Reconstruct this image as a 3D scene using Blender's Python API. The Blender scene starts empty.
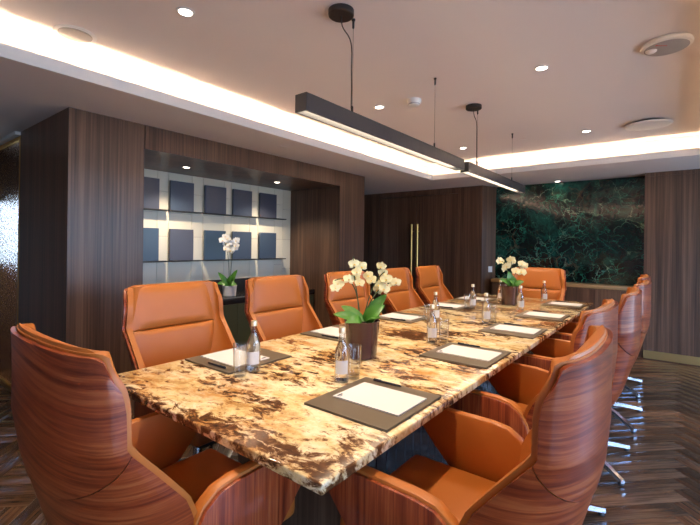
import bpy, bmesh, math, random
from math import sin, cos, pi, radians
from mathutils import Vector, Matrix, Euler

random.seed(7)
SC = bpy.context.scene
COL = SC.collection
D = bpy.data

# ------------------------------------------------------------------ node helpers
def newmat(name):
    m = D.materials.new(name); m.use_nodes = True
    nt = m.node_tree
    b = nt.nodes['Principled BSDF']
    return m, nt, b

class N:
    """tiny helper to write node graphs"""
    def __init__(s, nt): s.nt = nt
    def node(s, t, **kw):
        n = s.nt.nodes.new(t)
        for k, v in kw.items(): setattr(n, k, v)
        return n
    def put(s, sock, v):
        if hasattr(v, 'is_output'): s.nt.links.new(v, sock)
        else:
            if isinstance(v, tuple) and sock.type == 'RGBA' and len(v) == 3: v = v + (1,)
            sock.default_value = v
    def math(s, op, a, b=0.0, c=0.0):
        n = s.node('ShaderNodeMath', operation=op)
        for i, v in enumerate((a, b, c)): s.put(n.inputs[i], v)
        return n.outputs[0]
    def vmul(s, v, k):
        n = s.node('ShaderNodeVectorMath', operation='MULTIPLY')
        s.put(n.inputs[0], v); s.put(n.inputs[1], k); return n.outputs[0]
    def vadd(s, v, k):
        n = s.node('ShaderNodeVectorMath', operation='ADD')
        s.put(n.inputs[0], v); s.put(n.inputs[1], k); return n.outputs[0]
    def comb(s, x, y, z):
        n = s.node('ShaderNodeCombineXYZ')
        for i, v in enumerate((x, y, z)): s.put(n.inputs[i], v)
        return n.outputs[0]
    def noise(s, vec, scale=1.0, detail=4.0, rough=.55, dist=0.0):
        n = s.node('ShaderNodeTexNoise')
        s.put(n.inputs['Vector'], vec); s.put(n.inputs['Scale'], scale)
        s.put(n.inputs['Detail'], detail); s.put(n.inputs['Roughness'], rough); s.put(n.inputs['Distortion'], dist)
        return n
    def ramp(s, fac, stops, interp='LINEAR'):
        n = s.node('ShaderNodeValToRGB'); r = n.color_ramp; r.interpolation = interp
        while len(r.elements) < len(stops): r.elements.new(.5)
        for e, (p, c) in zip(r.elements, stops):
            e.position = p
            e.color = (c, c, c, 1) if isinstance(c, (int, float)) else tuple(c) + (1,)
        s.put(n.inputs[0], fac); return n.outputs[0]
    def mix(s, f, a, b, mode='MIX'):
        n = s.node('ShaderNodeMix', data_type='RGBA', blend_type=mode)
        s.put(n.inputs['Factor'], f); s.put(n.inputs[6], a); s.put(n.inputs[7], b)
        return n.outputs[2]
    def bump(s, h, strength=.2, dist=.01):
        n = s.node('ShaderNodeBump'); s.put(n.inputs['Height'], h)
        n.inputs['Strength'].default_value = strength; n.inputs['Distance'].default_value = dist
        return n.outputs[0]
    def obj(s): return s.node('ShaderNodeTexCoord').outputs['Object']
    def uv(s): return s.node('ShaderNodeTexCoord').outputs['UV']
    def pos(s): return s.node('ShaderNodeNewGeometry').outputs['Position']
    def rnd(s): return s.node('ShaderNodeObjectInfo').outputs['Random']
    def island(s): return s.node('ShaderNodeNewGeometry').outputs['Random Per Island']

def plain(name, col, rough=.5, metal=0.0, spec=.5, coat=0.0, alpha=None):
    m, nt, b = newmat(name)
    b.inputs['Base Color'].default_value = tuple(col) + (1,)
    b.inputs['Roughness'].default_value = rough; b.inputs['Metallic'].default_value = metal
    b.inputs['Specular IOR Level'].default_value = spec
    b.inputs['Coat Weight'].default_value = coat; b.inputs['Coat Roughness'].default_value = .08
    return m

def emit(name, col, strength):
    m, nt, b = newmat(name)
    b.inputs['Base Color'].default_value = (.8, .8, .8, 1)
    b.inputs['Emission Color'].default_value = tuple(col) + (1,)
    b.inputs['Emission Strength'].default_value = strength
    return m

M = {}
M['ceiling'] = plain('ceiling_paint', (.80, .75, .74), .8)
M['trim_white'] = plain('trim_white', (.82, .81, .80), .5)
M['plaster'] = plain('plaster', (.55, .50, .45), .8)
M['black'] = plain('matt_black', (.012, .012, .013), .45)
M['graphite'] = plain('graphite_metal', (.045, .047, .055), .38, .6)
M['chrome'] = plain('polished_metal', (.75, .77, .80), .14, 1.0)
M['brass'] = plain('brass', (.80, .52, .17), .35, 1.0)
M['brass_dark'] = plain('brushed_brass', (.50, .36, .15), .4, 1.0)
M['white_plastic'] = plain('white_plastic', (.80, .78, .75), .4)
M['grey_mesh'] = plain('grey_mesh', (.36, .35, .35), .6)
M['red'] = plain('red_ink', (.6, .02, .05), .5)
M['paper'] = plain('paper', (.70, .68, .67), .7)
M['pad'] = plain('taupe_leather', (.125, .092, .058), .45)
M['ink'] = plain('ink', (.02, .03, .06), .4)
M['pen'] = plain('pen_black', (.02, .025, .04), .25)
M['pot_dark'] = plain('oxblood_pot', (.045, .014, .018), .2, 0, .5, .5)
M['pot_white'] = plain('white_ceramic', (.80, .80, .80), .3)
M['soil'] = plain('bark_soil', (.05, .025, .012), .9)
M['olive'] = plain('olive_front', (.085, .105, .06), .35)
M['stone_brown'] = plain('brown_stone', (.34, .20, .08), .45)
M['cap'] = plain('gold_cap', (.86, .72, .46), .35, .8)
M['lamp'] = emit('lamp_face', (1.0, .90, .76), 14)
M['lamp_strip'] = emit('pendant_diffuser', (1.0, .80, .56), 15)
M['led'] = emit('cove_led', (1.0, .70, .44), 80)

def mk_wallwood():
    m, nt, b = newmat('dark_veneer'); n = N(nt)
    p = n.pos()
    # the grain runs upright on every wall
    g = n.noise(n.vmul(p, (70, 70, .9)), 1, 5, .6)
    w = n.noise(n.vmul(p, (9, 9, .25)), 1, 3, .5)
    f = n.math('ADD', n.math('MULTIPLY', g.outputs[0], .6), n.math('MULTIPLY', w.outputs[0], .4))
    c = n.ramp(f, [(.34, (.044, .022, .013)), (.5, (.112, .058, .034)), (.66, (.20, .110, .064))])
    n.put(b.inputs['Base Color'], c)
    b.inputs['Roughness'].default_value = .36
    n.put(b.inputs['Normal'], n.bump(g.outputs[0], .06, .004))
    b.inputs['Coat Weight'].default_value = .15; b.inputs['Coat Roughness'].default_value = .25
    return m
M['wallwood'] = mk_wallwood()

def mk_shellwood(name, along_u=True):
    m, nt, b = newmat(name); n = N(nt)
    uv = n.uv(); r = n.rnd()
    off = n.comb(n.math('MULTIPLY', r, 13.7), n.math('MULTIPLY', r, 7.3), r)
    v = n.vadd(n.vmul(uv, (.6, 38, 1)), off)
    w = n.noise(v, 1, 4, .62, .45)
    v2 = n.vadd(n.vmul(uv, (4, 130, 1)), off)
    g = n.noise(v2, 1, 3, .6, .3)
    f = n.math('ADD', n.math('MULTIPLY', w.outputs[0], .62), n.math('MULTIPLY', g.outputs[0], .38))
    c = n.ramp(f, [(.30, (.070, .010, .004)), (.43, (.18, .026, .007)), (.51, (.28, .050, .013)), (.60, (.38, .095, .027)), (.70, (.24, .040, .012))])
    n.put(b.inputs['Base Color'], c)
    b.inputs['Roughness'].default_value = .34
    b.inputs['Coat Weight'].default_value = .35; b.inputs['Coat Roughness'].default_value = .16; b.inputs['Specular IOR Level'].default_value = .35
    return m
M['shellwood'] = mk_shellwood('rosewood_veneer')

def mk_leather():
    m, nt, b = newmat('tan_leather'); n = N(nt)
    o = n.obj()
    c = n.mix(n.noise(o, 9, 3).outputs[0], (.43, .125, .018), (.48, .150, .026))
    n.put(b.inputs['Base Color'], c)
    b.inputs['Roughness'].default_value = .42
    v = n.node('ShaderNodeTexVoronoi'); n.put(v.inputs['Vector'], o); v.inputs['Scale'].default_value = 420
    n.put(b.inputs['Normal'], n.bump(v.outputs[0], .08, .001))
    return m
M['leather'] = mk_leather()

def mk_granite():
    m, nt, b = newmat('gold_granite'); n = N(nt)
    p = n.obj()
    p2 = n.vadd(p, n.vmul(n.noise(p, 5, 3).outputs[1], (.10, .10, .10)))
    rot = n.node('ShaderNodeMapping'); n.put(rot.inputs['Vector'], p2)
    rot.inputs['Rotation'].default_value = (0, 0, .55); rot.inputs['Scale'].default_value = (2.0, 1.0, 1.4)
    q = rot.outputs[0]
    base = n.ramp(n.noise(q, 5.0, 7, .68).outputs[0], [(.32, (.40, .22, .07)), (.44, (.72, .52, .24)), (.58, (.84, .72, .48)), (.8, (.70, .47, .19))])
    rust = n.ramp(n.noise(n.vadd(q, (7, 3, 1)), 3.2, 7, .7).outputs[0], [(.50, 0.0), (.64, .85)])
    c = n.mix(rust, base, (.50, .22, .045))
    clus = n.noise(n.vadd(q, (2.2, 9.1, 0)), 2.0, 3, .5).outputs[0]
    fine = n.noise(n.vadd(q, (5, 5, 5)), 13.0, 8, .70, .4).outputs[0]
    dk = n.math('ADD', n.math('MULTIPLY', clus, .55), n.math('MULTIPLY', fine, .75))
    halo = n.ramp(dk, [(.635, 0.0), (.70, .8)])
    c = n.mix(halo, c, (.30, .115, .028))
    dark = n.ramp(dk, [(.675, 0.0), (.725, 1.0)])
    c = n.mix(dark, c, n.mix(n.noise(p, 55, 4).outputs[0], (.010, .005, .004), (.17, .065, .022)))
    speck = n.ramp(n.noise(p, 46, 5, .7).outputs[0], [(.58, 0.0), (.66, .75)])
    c = n.mix(speck, c, (.17, .075, .025))
    n.put(b.inputs['Base Color'], c)
    b.inputs['Roughness'].default_value = .13
    return m
M['granite'] = mk_granite()

def mk_marble():
    m, nt, b = newmat('green_marble'); n = N(nt)
    p = n.obj()
    w = n.vadd(p, n.vmul(n.noise(p, 2.4, 5, .6).outputs[1], (.5, .5, .5)))
    base = n.ramp(n.noise(w, 2.6, 6, .7).outputs[0], [(.40, (.002, .006, .005)), (.53, (.005, .026, .020)), (.66, (.010, .10, .072)), (.8, (.02, .05, .035))])
    def vein(scale, sh, width):
        v = n.node('ShaderNodeTexVoronoi', feature='DISTANCE_TO_EDGE')
        n.put(v.inputs['Vector'], n.vadd(w, sh)); v.inputs['Scale'].default_value = scale
        return n.ramp(v.outputs[0], [(0.0, 1.0), (width, 0.0)])
    msk = n.ramp(n.noise(n.vadd(p, (3, 3, 3)), 2.2, 4, .6).outputs[0], [(.42, 0.0), (.66, 1.0)])
    v1 = n.math('MULTIPLY', vein(4.2, (0, 0, 0), .016), msk)
    v2 = n.math('MULTIPLY', vein(9.0, (4, 1, 2), .035), n.ramp(n.noise(p, 3.4, 4, .6).outputs[0], [(.40, 0.0), (.62, 1.0)]))
    c = n.mix(v2, base, (.05, .30, .20))
    c = n.mix(v1, c, (.22, .42, .28))
    br = n.math('MULTIPLY', vein(2.4, (9, 4, 2), .03), n.ramp(n.noise(n.vadd(p, (8, 1, 0)), 2.6, 3).outputs[0], [(.54, 0.0), (.68, .6)]))
    c = n.mix(br, c, (.15, .09, .05))
    n.put(b.inputs['Base Color'], c); b.inputs['Roughness'].default_value = .10
    return m
M['marble'] = mk_marble()

def mk_floor():
    m, nt, b = newmat('herringbone_oak'); n = N(nt)
    uv = n.uv(); r = n.island()
    off = n.comb(n.math('MULTIPLY', r, 37.0), n.math('MULTIPLY', r, 11.0), 0.0)
    g = n.noise(n.vadd(n.vmul(uv, (3, 60, 1)), off), 1, 5, .65, .4).outputs[0]
    c1 = n.ramp(g, [(.3, (.045, .020, .010)), (.5, (.125, .062, .031)), (.72, (.22, .118, .060))])
    tone = n.ramp(r, [(0.0, .55), (.5, .95), (1.0, 1.45)])
    c = n.mix(1.0, c1, tone, 'MULTIPLY')
    n.put(b.inputs['Base Color'], c)
    n.put(b.inputs['Roughness'], n.ramp(g, [(.3, .27), (.7, .20)]))
    n.put(b.inputs['Normal'], n.bump(g, .08, .003))
    return m
M['floor'] = mk_floor()
M['grout'] = plain('joint', (.30, .25, .21), .6)  # pale joint colour also paints in the highlights along the floor board bevels

def mk_rainglass():
    m = D.materials.new('textured_glass'); m.use_nodes = True; nt = m.node_tree; nt.nodes.clear(); n = N(nt)
    v = n.node('ShaderNodeTexVoronoi', feature='SMOOTH_F1'); n.put(v.inputs['Vector'], n.pos()); v.inputs['Scale'].default_value = 60
    bmp = n.bump(v.outputs[0], .5, .012)
    t = n.node('ShaderNodeBsdfRefraction'); t.inputs['Color'].default_value = (.86, .82, .78, 1); t.inputs['Roughness'].default_value = .08; t.inputs['IOR'].default_value = 1.25
    g = n.node('ShaderNodeBsdfGlossy'); g.inputs['Roughness'].default_value = .08
    nt.links.new(bmp, t.inputs['Normal']); nt.links.new(bmp, g.inputs['Normal'])
    mx = n.node('ShaderNodeMixShader'); mx.inputs[0].default_value = .14
    nt.links.new(t.outputs[0], mx.inputs[1]); nt.links.new(g.outputs[0], mx.inputs[2])
    o = n.node('ShaderNodeOutputMaterial'); nt.links.new(mx.outputs[0], o.inputs[0])
    return m
M['rainglass'] = mk_rainglass()

def mk_glass(name, tint, k):
    # thin-walled drinking glass: see-through, more mirror-like at grazing angles
    m = D.materials.new(name); m.use_nodes = True; nt = m.node_tree; nt.nodes.clear(); n = N(nt)
    t = n.node('ShaderNodeBsdfTransparent'); t.inputs[0].default_value = tint + (1,)
    g = n.node('ShaderNodeBsdfGlossy'); g.inputs['Roughness'].default_value = .03
    lw = n.node('ShaderNodeLayerWeight'); lw.inputs[0].default_value = .35
    f = n.math('ADD', n.math('MULTIPLY', n.math('POWER', lw.outputs['Facing'], 1.8), k), .035)
    mx = n.node('ShaderNodeMixShader'); nt.links.new(f, mx.inputs[0])
    nt.links.new(t.outputs[0], mx.inputs[1]); nt.links.new(g.outputs[0], mx.inputs[2])
    o = n.node('ShaderNodeOutputMaterial'); nt.links.new(mx.outputs[0], o.inputs[0])
    return m
M['glass'] = mk_glass('clear_glass', (.95, .96, .96), 1.2)
def mk_water():
    m = D.materials.new('water'); m.use_nodes = True; nt = m.node_tree; nt.nodes.clear(); n = N(nt)
    g = n.node('ShaderNodeBsdfGlass'); g.inputs['IOR'].default_value = 1.33; g.inputs['Roughness'].default_value = .0
    o = n.node('ShaderNodeOutputMaterial'); nt.links.new(g.outputs[0], o.inputs[0]); return m
M['water'] = mk_water()
def mk_frost():
    m = D.materials.new('frosted_print'); m.use_nodes = True; nt = m.node_tree; nt.nodes.clear(); n = N(nt)
    t = n.node('ShaderNodeBsdfTransparent'); g = n.node('ShaderNodeBsdfDiffuse'); g.inputs[0].default_value = (.85, .87, .90, 1)
    mx = n.node('ShaderNodeMixShader'); mx.inputs[0].default_value = .5
    nt.links.new(t.outputs[0], mx.inputs[1]); nt.links.new(g.outputs[0], mx.inputs[2])
    o = n.node('ShaderNodeOutputMaterial'); nt.links.new(mx.outputs[0], o.inputs[0]); return m
M['label_paper'] = mk_frost()

def mk_pane():
    m = D.materials.new('window_glass'); m.use_nodes = True; nt = m.node_tree; nt.nodes.clear(); n = N(nt)
    t = n.node('ShaderNodeBsdfTransparent'); g = n.node('ShaderNodeBsdfGlossy'); g.inputs['Roughness'].default_value = .02
    mx = n.node('ShaderNodeMixShader'); mx.inputs[0].default_value = .06
    nt.links.new(t.outputs[0], mx.inputs[1]); nt.links.new(g.outputs[0], mx.inputs[2])
    o = n.node('ShaderNodeOutputMaterial'); nt.links.new(mx.outputs[0], o.inputs[0])
    return m
M['pane'] = mk_pane()

def mk_tile():
    m, nt, b = newmat('cream_tile'); n = N(nt)
    r = n.island()
    c = n.mix(r, (.74, .70, .56), (.80, .76, .63))
    n.put(b.inputs['Base Color'], c); b.inputs['Roughness'].default_value = .28
    return m
M['tile'] = mk_tile()

def mk_display():
    m, nt, b = newmat('ink_blue_panel'); n = N(nt)
    r = n.rnd()
    c = n.ramp(r, [(0.0, (.040, .078, .13)), (.5, (.052, .078, .125)), (1.0, (.080, .078, .105))])
    n.put(b.inputs['Base Color'], c); b.inputs['Roughness'].default_value = .3
    return m
M['display'] = mk_display()

def mk_petal(name, c1, c2):
    m, nt, b = newmat(name); n = N(nt)
    n.put(b.inputs['Base Color'], n.mix(n.noise(n.obj(), 60, 2).outputs[0], c1, c2))
    b.inputs['Roughness'].default_value = .55
    b.inputs['Subsurface Weight'].default_value = .15; b.inputs['Subsurface Radius'].default_value = (.01, .01, .008)
    return m
M['petal'] = mk_petal('ivory_petal', (.74, .62, .24), (.84, .80, .54))
M['petal_white'] = mk_petal('white_petal', (.84, .84, .80), (.90, .90, .90))
M['lip'] = plain('yellow_lip', (.75, .48, .06), .5)
def mk_leaf():
    m, nt, b = newmat('orchid_leaf'); n = N(nt)
    n.put(b.inputs['Base Color'], n.mix(n.noise(n.obj(), 14, 3).outputs[0], (.025, .11, .010), (.085, .25, .030)))
    b.inputs['Roughness'].default_value = .32
    return m
M['leaf'] = mk_leaf()
M['stem'] = plain('stem', (.05, .07, .02), .5)
M['basewood'] = M['wallwood']
def mk_fluted():
    m, nt, b = newmat('dark_gloss_panel')
    b.inputs['Base Color'].default_value = (.03, .028, .03, 1); b.inputs['Roughness'].default_value = .14
    return m
M['gloss'] = mk_fluted()

# ------------------------------------------------------------------ mesh helpers
class MB:
    """collects shapes, builds ONE mesh object"""
    def __init__(s): s.v = []; s.f = []; s.uv = []; s.mi = []; s.sm = []
    def add(s, vs, fs, uvs=None, mi=0, smooth=True, mat=None):
        k = len(s.v)
        for p in vs:
            p = Vector(p)
            if mat is not None: p = mat @ p
            s.v.append(p)
        for i, f in enumerate(fs):
            s.f.append(tuple(k + j for j in f)); s.mi.append(mi); s.sm.append(smooth)
            s.uv.append([uvs[j] for j in f] if uvs else [(0, 0)] * len(f))
    def box(s, a, b, bev=0.0, seg=2, mi=0, mat=None):
        bm = bmesh.new(); bmesh.ops.create_cube(bm, size=1)
        c = [(a[i] + b[i]) / 2 for i in range(3)]; d = [abs(b[i] - a[i]) for i in range(3)]
        for v in bm.verts: v.co = Vector((c[i] + v.co[i] * d[i] for i in range(3)))
        if bev > 0: bmesh.ops.bevel(bm, geom=bm.edges[:], offset=min(bev, min(d) * .49), segments=seg, profile=.5, affect='EDGES')
        s.frombm(bm, mi, bev > 0, mat)
    def frombm(s, bm, mi=0, smooth=True, mat=None):
        bm.verts.index_update()
        s.add([v.co.copy() for v in bm.verts], [[v.index for v in f.verts] for f in bm.faces], None, mi, smooth, mat)
        bm.free()
    def lathe(s, prof, n=24, c=(0, 0, 0), mi=0, mat=None):
        vs = []; fs = []
        for (r, z) in prof:
            for i in range(n):
                a = 2 * pi * i / n; vs.append((c[0] + r * cos(a), c[1] + r * sin(a), c[2] + z))
        for j in range(len(prof) - 1):
            for i in range(n):
                fs.append((j * n + i, j * n + (i + 1) % n, (j + 1) * n + (i + 1) % n, (j + 1) * n + i))
        fs.append(tuple(reversed(range(n)))); L = (len(prof) - 1) * n
        fs.append(tuple(range(L, L + n)))
        s.add(vs, fs, None, mi, True, mat)
    def tube(s, pts, rad, n=8, mi=0, mat=None):
        pts = [Vector(p) for p in pts]; R = rad if isinstance(rad, (list, tuple)) else [rad] * len(pts)
        vs = []; fs = []; up = Vector((0, 0, 1))
        for k, p in enumerate(pts):
            t = (pts[min(k + 1, len(pts) - 1)] - pts[max(k - 1, 0)]).normalized()
            u = t.cross(up if abs(t.z) < .95 else Vector((1, 0, 0))).normalized(); w = u.cross(t)
            for i in range(n):
                a = 2 * pi * i / n; vs.append(p + (u * cos(a) + w * sin(a)) * R[k])
        for j in range(len(pts) - 1):
            for i in range(n): fs.append((j * n + i, j * n + (i + 1) % n, (j + 1) * n + (i + 1) % n, (j + 1) * n + i))
        fs.append(tuple(reversed(range(n)))); L = (len(pts) - 1) * n; fs.append(tuple(range(L, L + n)))
        s.add(vs, fs, None, mi, True, mat)
    def grid_solid(s, go, gi, uvo=None, mi=0):
        """closed solid between two equally sized point grids"""
        nz = len(go); na = len(go[0]); vs = []; uv = []
        for g in (go, gi):
            for j in range(nz):
                for i in range(na): vs.append(g[j][i]); uv.append(uvo[j][i] if uvo else (0, 0))
        K = nz * na; fs = []
        for j in range(nz - 1):
            for i in range(na - 1):
                q = (j * na + i, j * na + i + 1, (j + 1) * na + i + 1, (j + 1) * na + i)
                fs.append(q); fs.append(tuple(K + x for x in reversed(q)))
        def rim(a, b): fs.append((a, K + a, K + b, b))
        for i in range(na - 1): rim(i, i + 1); rim((nz - 1) * na + i + 1, (nz - 1) * na + i)
        for j in range(nz - 1): rim((j + 1) * na, j * na); rim(j * na + na - 1, (j + 1) * na + na - 1)
        s.add(vs, fs, uv, mi, True)
    def prism(s, poly, x0, x1, mi=0, bev=0.0, uvs=True):
        """poly of (y,z) extruded along x"""
        bm = bmesh.new()
        a = [bm.verts.new((x0, y, z)) for y, z in poly]; b = [bm.verts.new((x1, y, z)) for y, z in poly]
        bm.faces.new(a); bm.faces.new(list(reversed(b)))
        n = len(poly)
        for i in range(n): bm.faces.new((a[i], b[i], b[(i + 1) % n], a[(i + 1) % n]))
        bmesh.ops.recalc_face_normals(bm, faces=bm.faces[:])
        if bev > 0:
            ed = [e for e in bm.edges if abs(e.verts[0].co.x - e.verts[1].co.x) < 1e-6]
            bmesh.ops.bevel(bm, geom=ed, offset=bev, segments=2, profile=.5, affect='EDGES')
        bm.verts.index_update()
        vs = [v.co.copy() for v in bm.verts]
        s.add(vs, [[v.index for v in f.verts] for f in bm.faces], [(v.z, v.y) for v in vs], mi, bev > 0)
        bm.free()
    def build(s, name, mats, parent=None, sharp=40, loc=(0, 0, 0)):
        me = D.meshes.new(name); me.from_pydata([tuple(v) for v in s.v], [], s.f)
        if not isinstance(mats, (list, tuple)): mats = [mats]
        for m in mats: me.materials.append(m)
        uvl = me.uv_layers.new(name='uv')
        for p, u, mi, sm in zip(me.polygons, s.uv, s.mi, s.sm):
            p.material_index = mi; p.use_smooth = sm
            for li, c in zip(p.loop_indices, u): uvl.data[li].uv = c
        bm = bmesh.new(); bm.from_mesh(me); bmesh.ops.recalc_face_normals(bm, faces=bm.faces[:]); bm.to_mesh(me); bm.free()
        me.set_sharp_from_angle(angle=radians(sharp))
        o = D.objects.new(name, me); COL.objects.link(o); o.location = loc
        if parent is not None: o.parent = parent
        return o

def tag(o, label, cat, group=None):
    o['label'] = label; o['category'] = cat
    if group: o['group'] = group
    return o
def thing(name, label, cat, loc=(0, 0, 0), rz=0.0, group=None):
    o = D.objects.new(name, None); COL.objects.link(o)
    o.location = loc; o.rotation_euler = (0, 0, rz); o.empty_display_size = .1
    return tag(o, label, cat, group)
def struct(o): o['kind'] = 'structure'; return o
def dup(o, parent=None):
    c = o.copy(); COL.objects.link(c)
    if parent is not None: c.parent = parent
    for ch in list(o.children): dup(ch, c)
    return c
def S_box(name, a, b, mat, bev=0.0):
    mb = MB(); mb.box(a, b, bev); return struct(mb.build(name, mat))

# ------------------------------------------------------------------ dimensions (metres; x along the table, y to the left, z up)
SOF, CEI = 2.29, 2.52
LW = 3.34            # face of the wood-clad portal on the left
ZT = .75             # table top

# ---- floor: herringbone boards
def floor():
    mb = MB(); bw, n = .105, 6; L = bw * n
    c45 = cos(pi / 4)
    x0, x1, y0, y1 = -2.2, 6.55, -2.7, 5.5
    org = Vector((3.2, -.085 + .4455))           # a tooth line of the boards lies here
    mb.box((x0, y0, -.06), (x1, y1, -.004), 0, mi=1)
    def w2(u, v): return Vector((org.x + (u + v) * c45, org.y + (u - v) * c45 * -1))
    R = 110
    seen = set()
    for i in range(-R, R):
        for j in range(-R, R):
            m = (i - j) % (2 * n)
            if m == 0: rect = (i, j, i + n, j + 1, 0)
            elif m == n: rect = (i, j - n + 1, i + 1, j + 1, 1)
            else: continue
            u0, v0, u1, v1, kind = rect
            g = .0019; h = .003
            cs = [w2(u * bw, v * bw) for u, v in ((u0, v0), (u1, v0), (u1, v1), (u0, v1))]
            if not any(x0 - .1 < c.x < x1 and y0 - .1 < c.y < y1 for c in cs): continue
            q0 = [(u0 * bw + g, v0 * bw + g), (u1 * bw - g, v0 * bw + g), (u1 * bw - g, v1 * bw - g), (u0 * bw + g, v1 * bw - g)]
            q1 = [(u0 * bw + g + h, v0 * bw + g + h), (u1 * bw - g - h, v0 * bw + g + h), (u1 * bw - g - h, v1 * bw - g - h), (u0 * bw + g + h, v1 * bw - g - h)]
            vs = []; uv = []
            for q, z in ((q0, -.004), (q0, -.0012), (q1, 0.0)):
                for u, v in q:
                    p = w2(u, v); p.x = min(max(p.x, x0), x1); p.y = min(max(p.y, y0), y1)
                    vs.append((p.x, p.y, z)); uv.append((u - u0 * bw, v - v0 * bw) if kind == 0 else (v - v0 * bw, u - u0 * bw))
            fs = [(8, 9, 10, 11)] + [(a + k, a + (k + 1) % 4, a + 4 + (k + 1) % 4, a + 4 + k) for a in (0, 4) for k in range(4)]
            mb.add(vs, fs, uv, 0, False)
    return struct(mb.build('floor', [M['floor'], M['grout']]))
floor()

# ---- ceiling: raised tray, lowered ring with a light cove
TX0, TX1, TY0, TY1 = -.9, 5.50, -.46, 2.86      # back walls of the cove
LX0, LX1, LY0, LY1 = -.77, 5.37, -.33, 2.73     # inner lip
mb = MB(); mb.box((TX0 - .05, TY0 - .05, CEI), (TX1 + .05, TY1 + .05, CEI + .06)); struct(mb.build('ceiling', M['ceiling']))
mb = MB()
RX0, RX1, RY0, RY1 = -2.2, 6.6, -2.7, 5.5
def ring(ox0, ox1, oy0, oy1, ix0, ix1, iy0, iy1, z0, z1):
    mb.box((ox0, oy0, z0), (ox1, iy0, z1)); mb.box((ox0, iy1, z0), (ox1, oy1, z1))
    mb.box((ox0, iy0, z0), (ix0, iy1, z1)); mb.box((ix1, iy0, z0), (ox1, iy1, z1))
ring(RX0, RX1, RY0, RY1, LX0, LX1, LY0, LY1, SOF, SOF + .02)
struct(mb.build('ceiling_lowered_ring', M['ceiling']))
mb = MB(); ring(RX0, RX1, RY0, RY1, TX0, TX1, TY0, TY1, SOF + .02, CEI + .06); struct(mb.build('ceiling_cove', M['trim_white']))
mb = MB(); t = .014
ring(LX0, LX1, LY0, LY1, LX0 + t, LX1 - t, LY0 + t, LY1 - t, SOF - .0005, SOF + .07)
struct(mb.build('trim_1', M['trim_white']))
# the light strips that lie in the cove
def led(label, a, b):
    mb = MB(); mb.box(a, b); return tag(mb.build('cove_led_strip', M['led']), label, 'light strip', 'cove light strips')
zl = SOF + .02
led('warm LED strip glowing in the ceiling cove along the left side', (LX0, LY1 + .003, zl), (LX1, LY1 + .013, zl + .006))
led('warm LED strip glowing in the ceiling cove along the far end', (LX1 + .003, LY0, zl), (LX1 + .013, LY1, zl + .006))
led('warm LED strip glowing in the ceiling cove along the right side', (LX0, LY0 - .013, zl), (LX1, LY0 - .003, zl + .006))
led('warm LED strip glowing in the ceiling cove at the near end', (LX0 - .013, LY0, zl), (LX0 - .003, LY1, zl + .006))

# ---- left wall: wood-clad portal round a niche
mb = MB()
NB = 4.22
mb.box((1.08, LW, 0), (1.607, 4.45, SOF)); mb.box((1.607, LW + .006, 0), (1.61, 4.45, SOF)); struct(mb.build('wall_left_pier', M['wallwood']))
mb = MB(); mb.box((4.07, LW, 0), (4.60, 4.45, SOF)); struct(mb.build('wall_left_end', M['wallwood']))
mb = MB(); mb.box((1.613, LW, 2.10), (4.07, 4.45, SOF)); struct(mb.build('wall_left_header', M['wallwood']))
mb = MB(); mb.box((1.61, NB + .02, 0), (4.07, 4.45, 2.10)); struct(mb.build('wall_left_niche_core', M['wallwood']))
# tiles of the niche back
mb = MB(); mb.box((1.61, NB + .012, .76), (4.07, NB + .02, 2.10), mi=1)
cx = [1.615, 1.77, 1.89, 2.17, 2.29, 2.56, 2.70, 2.98, 3.08, 3.36, 3.49, 3.77, 3.92, 4.068]
for k in range(len(cx) - 1):
    wide = k % 2 == 0 and k > 0
    zs = [.925, 1.155, 1.67, 2.098] if k % 2 == 0 else [.925, 1.42, 1.89, 2.098]
    if k >= 11: zs = [.925, 1.02 + .06 * (k % 2), 1.42, 1.83 + .06 * (k % 2), 2.098]
    for z0, z1 in zip(zs[:-1], zs[1:]):
        mb.box((cx[k] + .0015, NB, z0 + .0015), (cx[k + 1] - .0015, NB + .013, z1 - .0015), .0012, 1)
struct(mb.build('wall_niche', [M['tile'], M['grout']]))
mb = MB(); mb.box((1.612, NB - .004, .76), (4.068, NB + .012, .925)); struct(mb.build('trim_2', M['brass_dark'] if False else M['black']))

# ---- far end: doors on the left, stone panel, wood panelling on the right
DX = 6.24
mb = MB()
q5 = [(DX, 2.31), (6.50, 2.19), (6.6, 2.19), (6.6, 2.70), (DX, 2.70)]
mb.add([(x, y, z) for z in (0, SOF) for x, y in q5], [(4, 3, 2, 1, 0), (5, 6, 7, 8, 9)] + [(i, (i + 1) % 5, 5 + (i + 1) % 5, 5 + i) for i in range(5)], None, 0, False); mb.box((DX, 4.20, 0), (6.6, 5.5, SOF)); mb.box((DX, 2.70, 2.20), (6.6, 4.20, SOF))
mb.box((DX + .035, 2.70, 0), (6.6, 4.20, 2.20))
struct(mb.build('wall_far_left', M['wallwood']))
door = thing('door_1', 'dark wood double door with tall brass pull handles in the far wall', 'door', (DX, 3.45, 0)); struct(door)
for s, ya, yb in ((-1, -.745, -.003), (1, .003, .745)):
    mb = MB(); mb.box((.008, ya, .01), (.034, yb, 2.195), .002, 1); lf = mb.build('door_leaf', M['wallwood'], door)
    mb = MB(); mb.tube([(-.045, s * .055, .62), (-.045, s * .055, 1.72)], .018, 12)
    for z in (.75, 1.6): mb.tube([(-.045, s * .055, z), (.01, s * .055, z)], .008, 8)
    mb.build('door_handle', M['brass'], lf)
PX = 6.28
mb = MB()
mb.box((PX, -2.7, .11), (6.6, .29, 2.235)); mb.box((PX + .006, -2.7, 2.235), (6.6, .29, 2.243)); mb.box((PX, -2.7, 2.243), (6.6, .29, SOF))
mb.box((PX + .02, -2.7, 0), (6.6, .29, .11))
struct(mb.build('wall_far_right', M['wallwood']))
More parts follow.
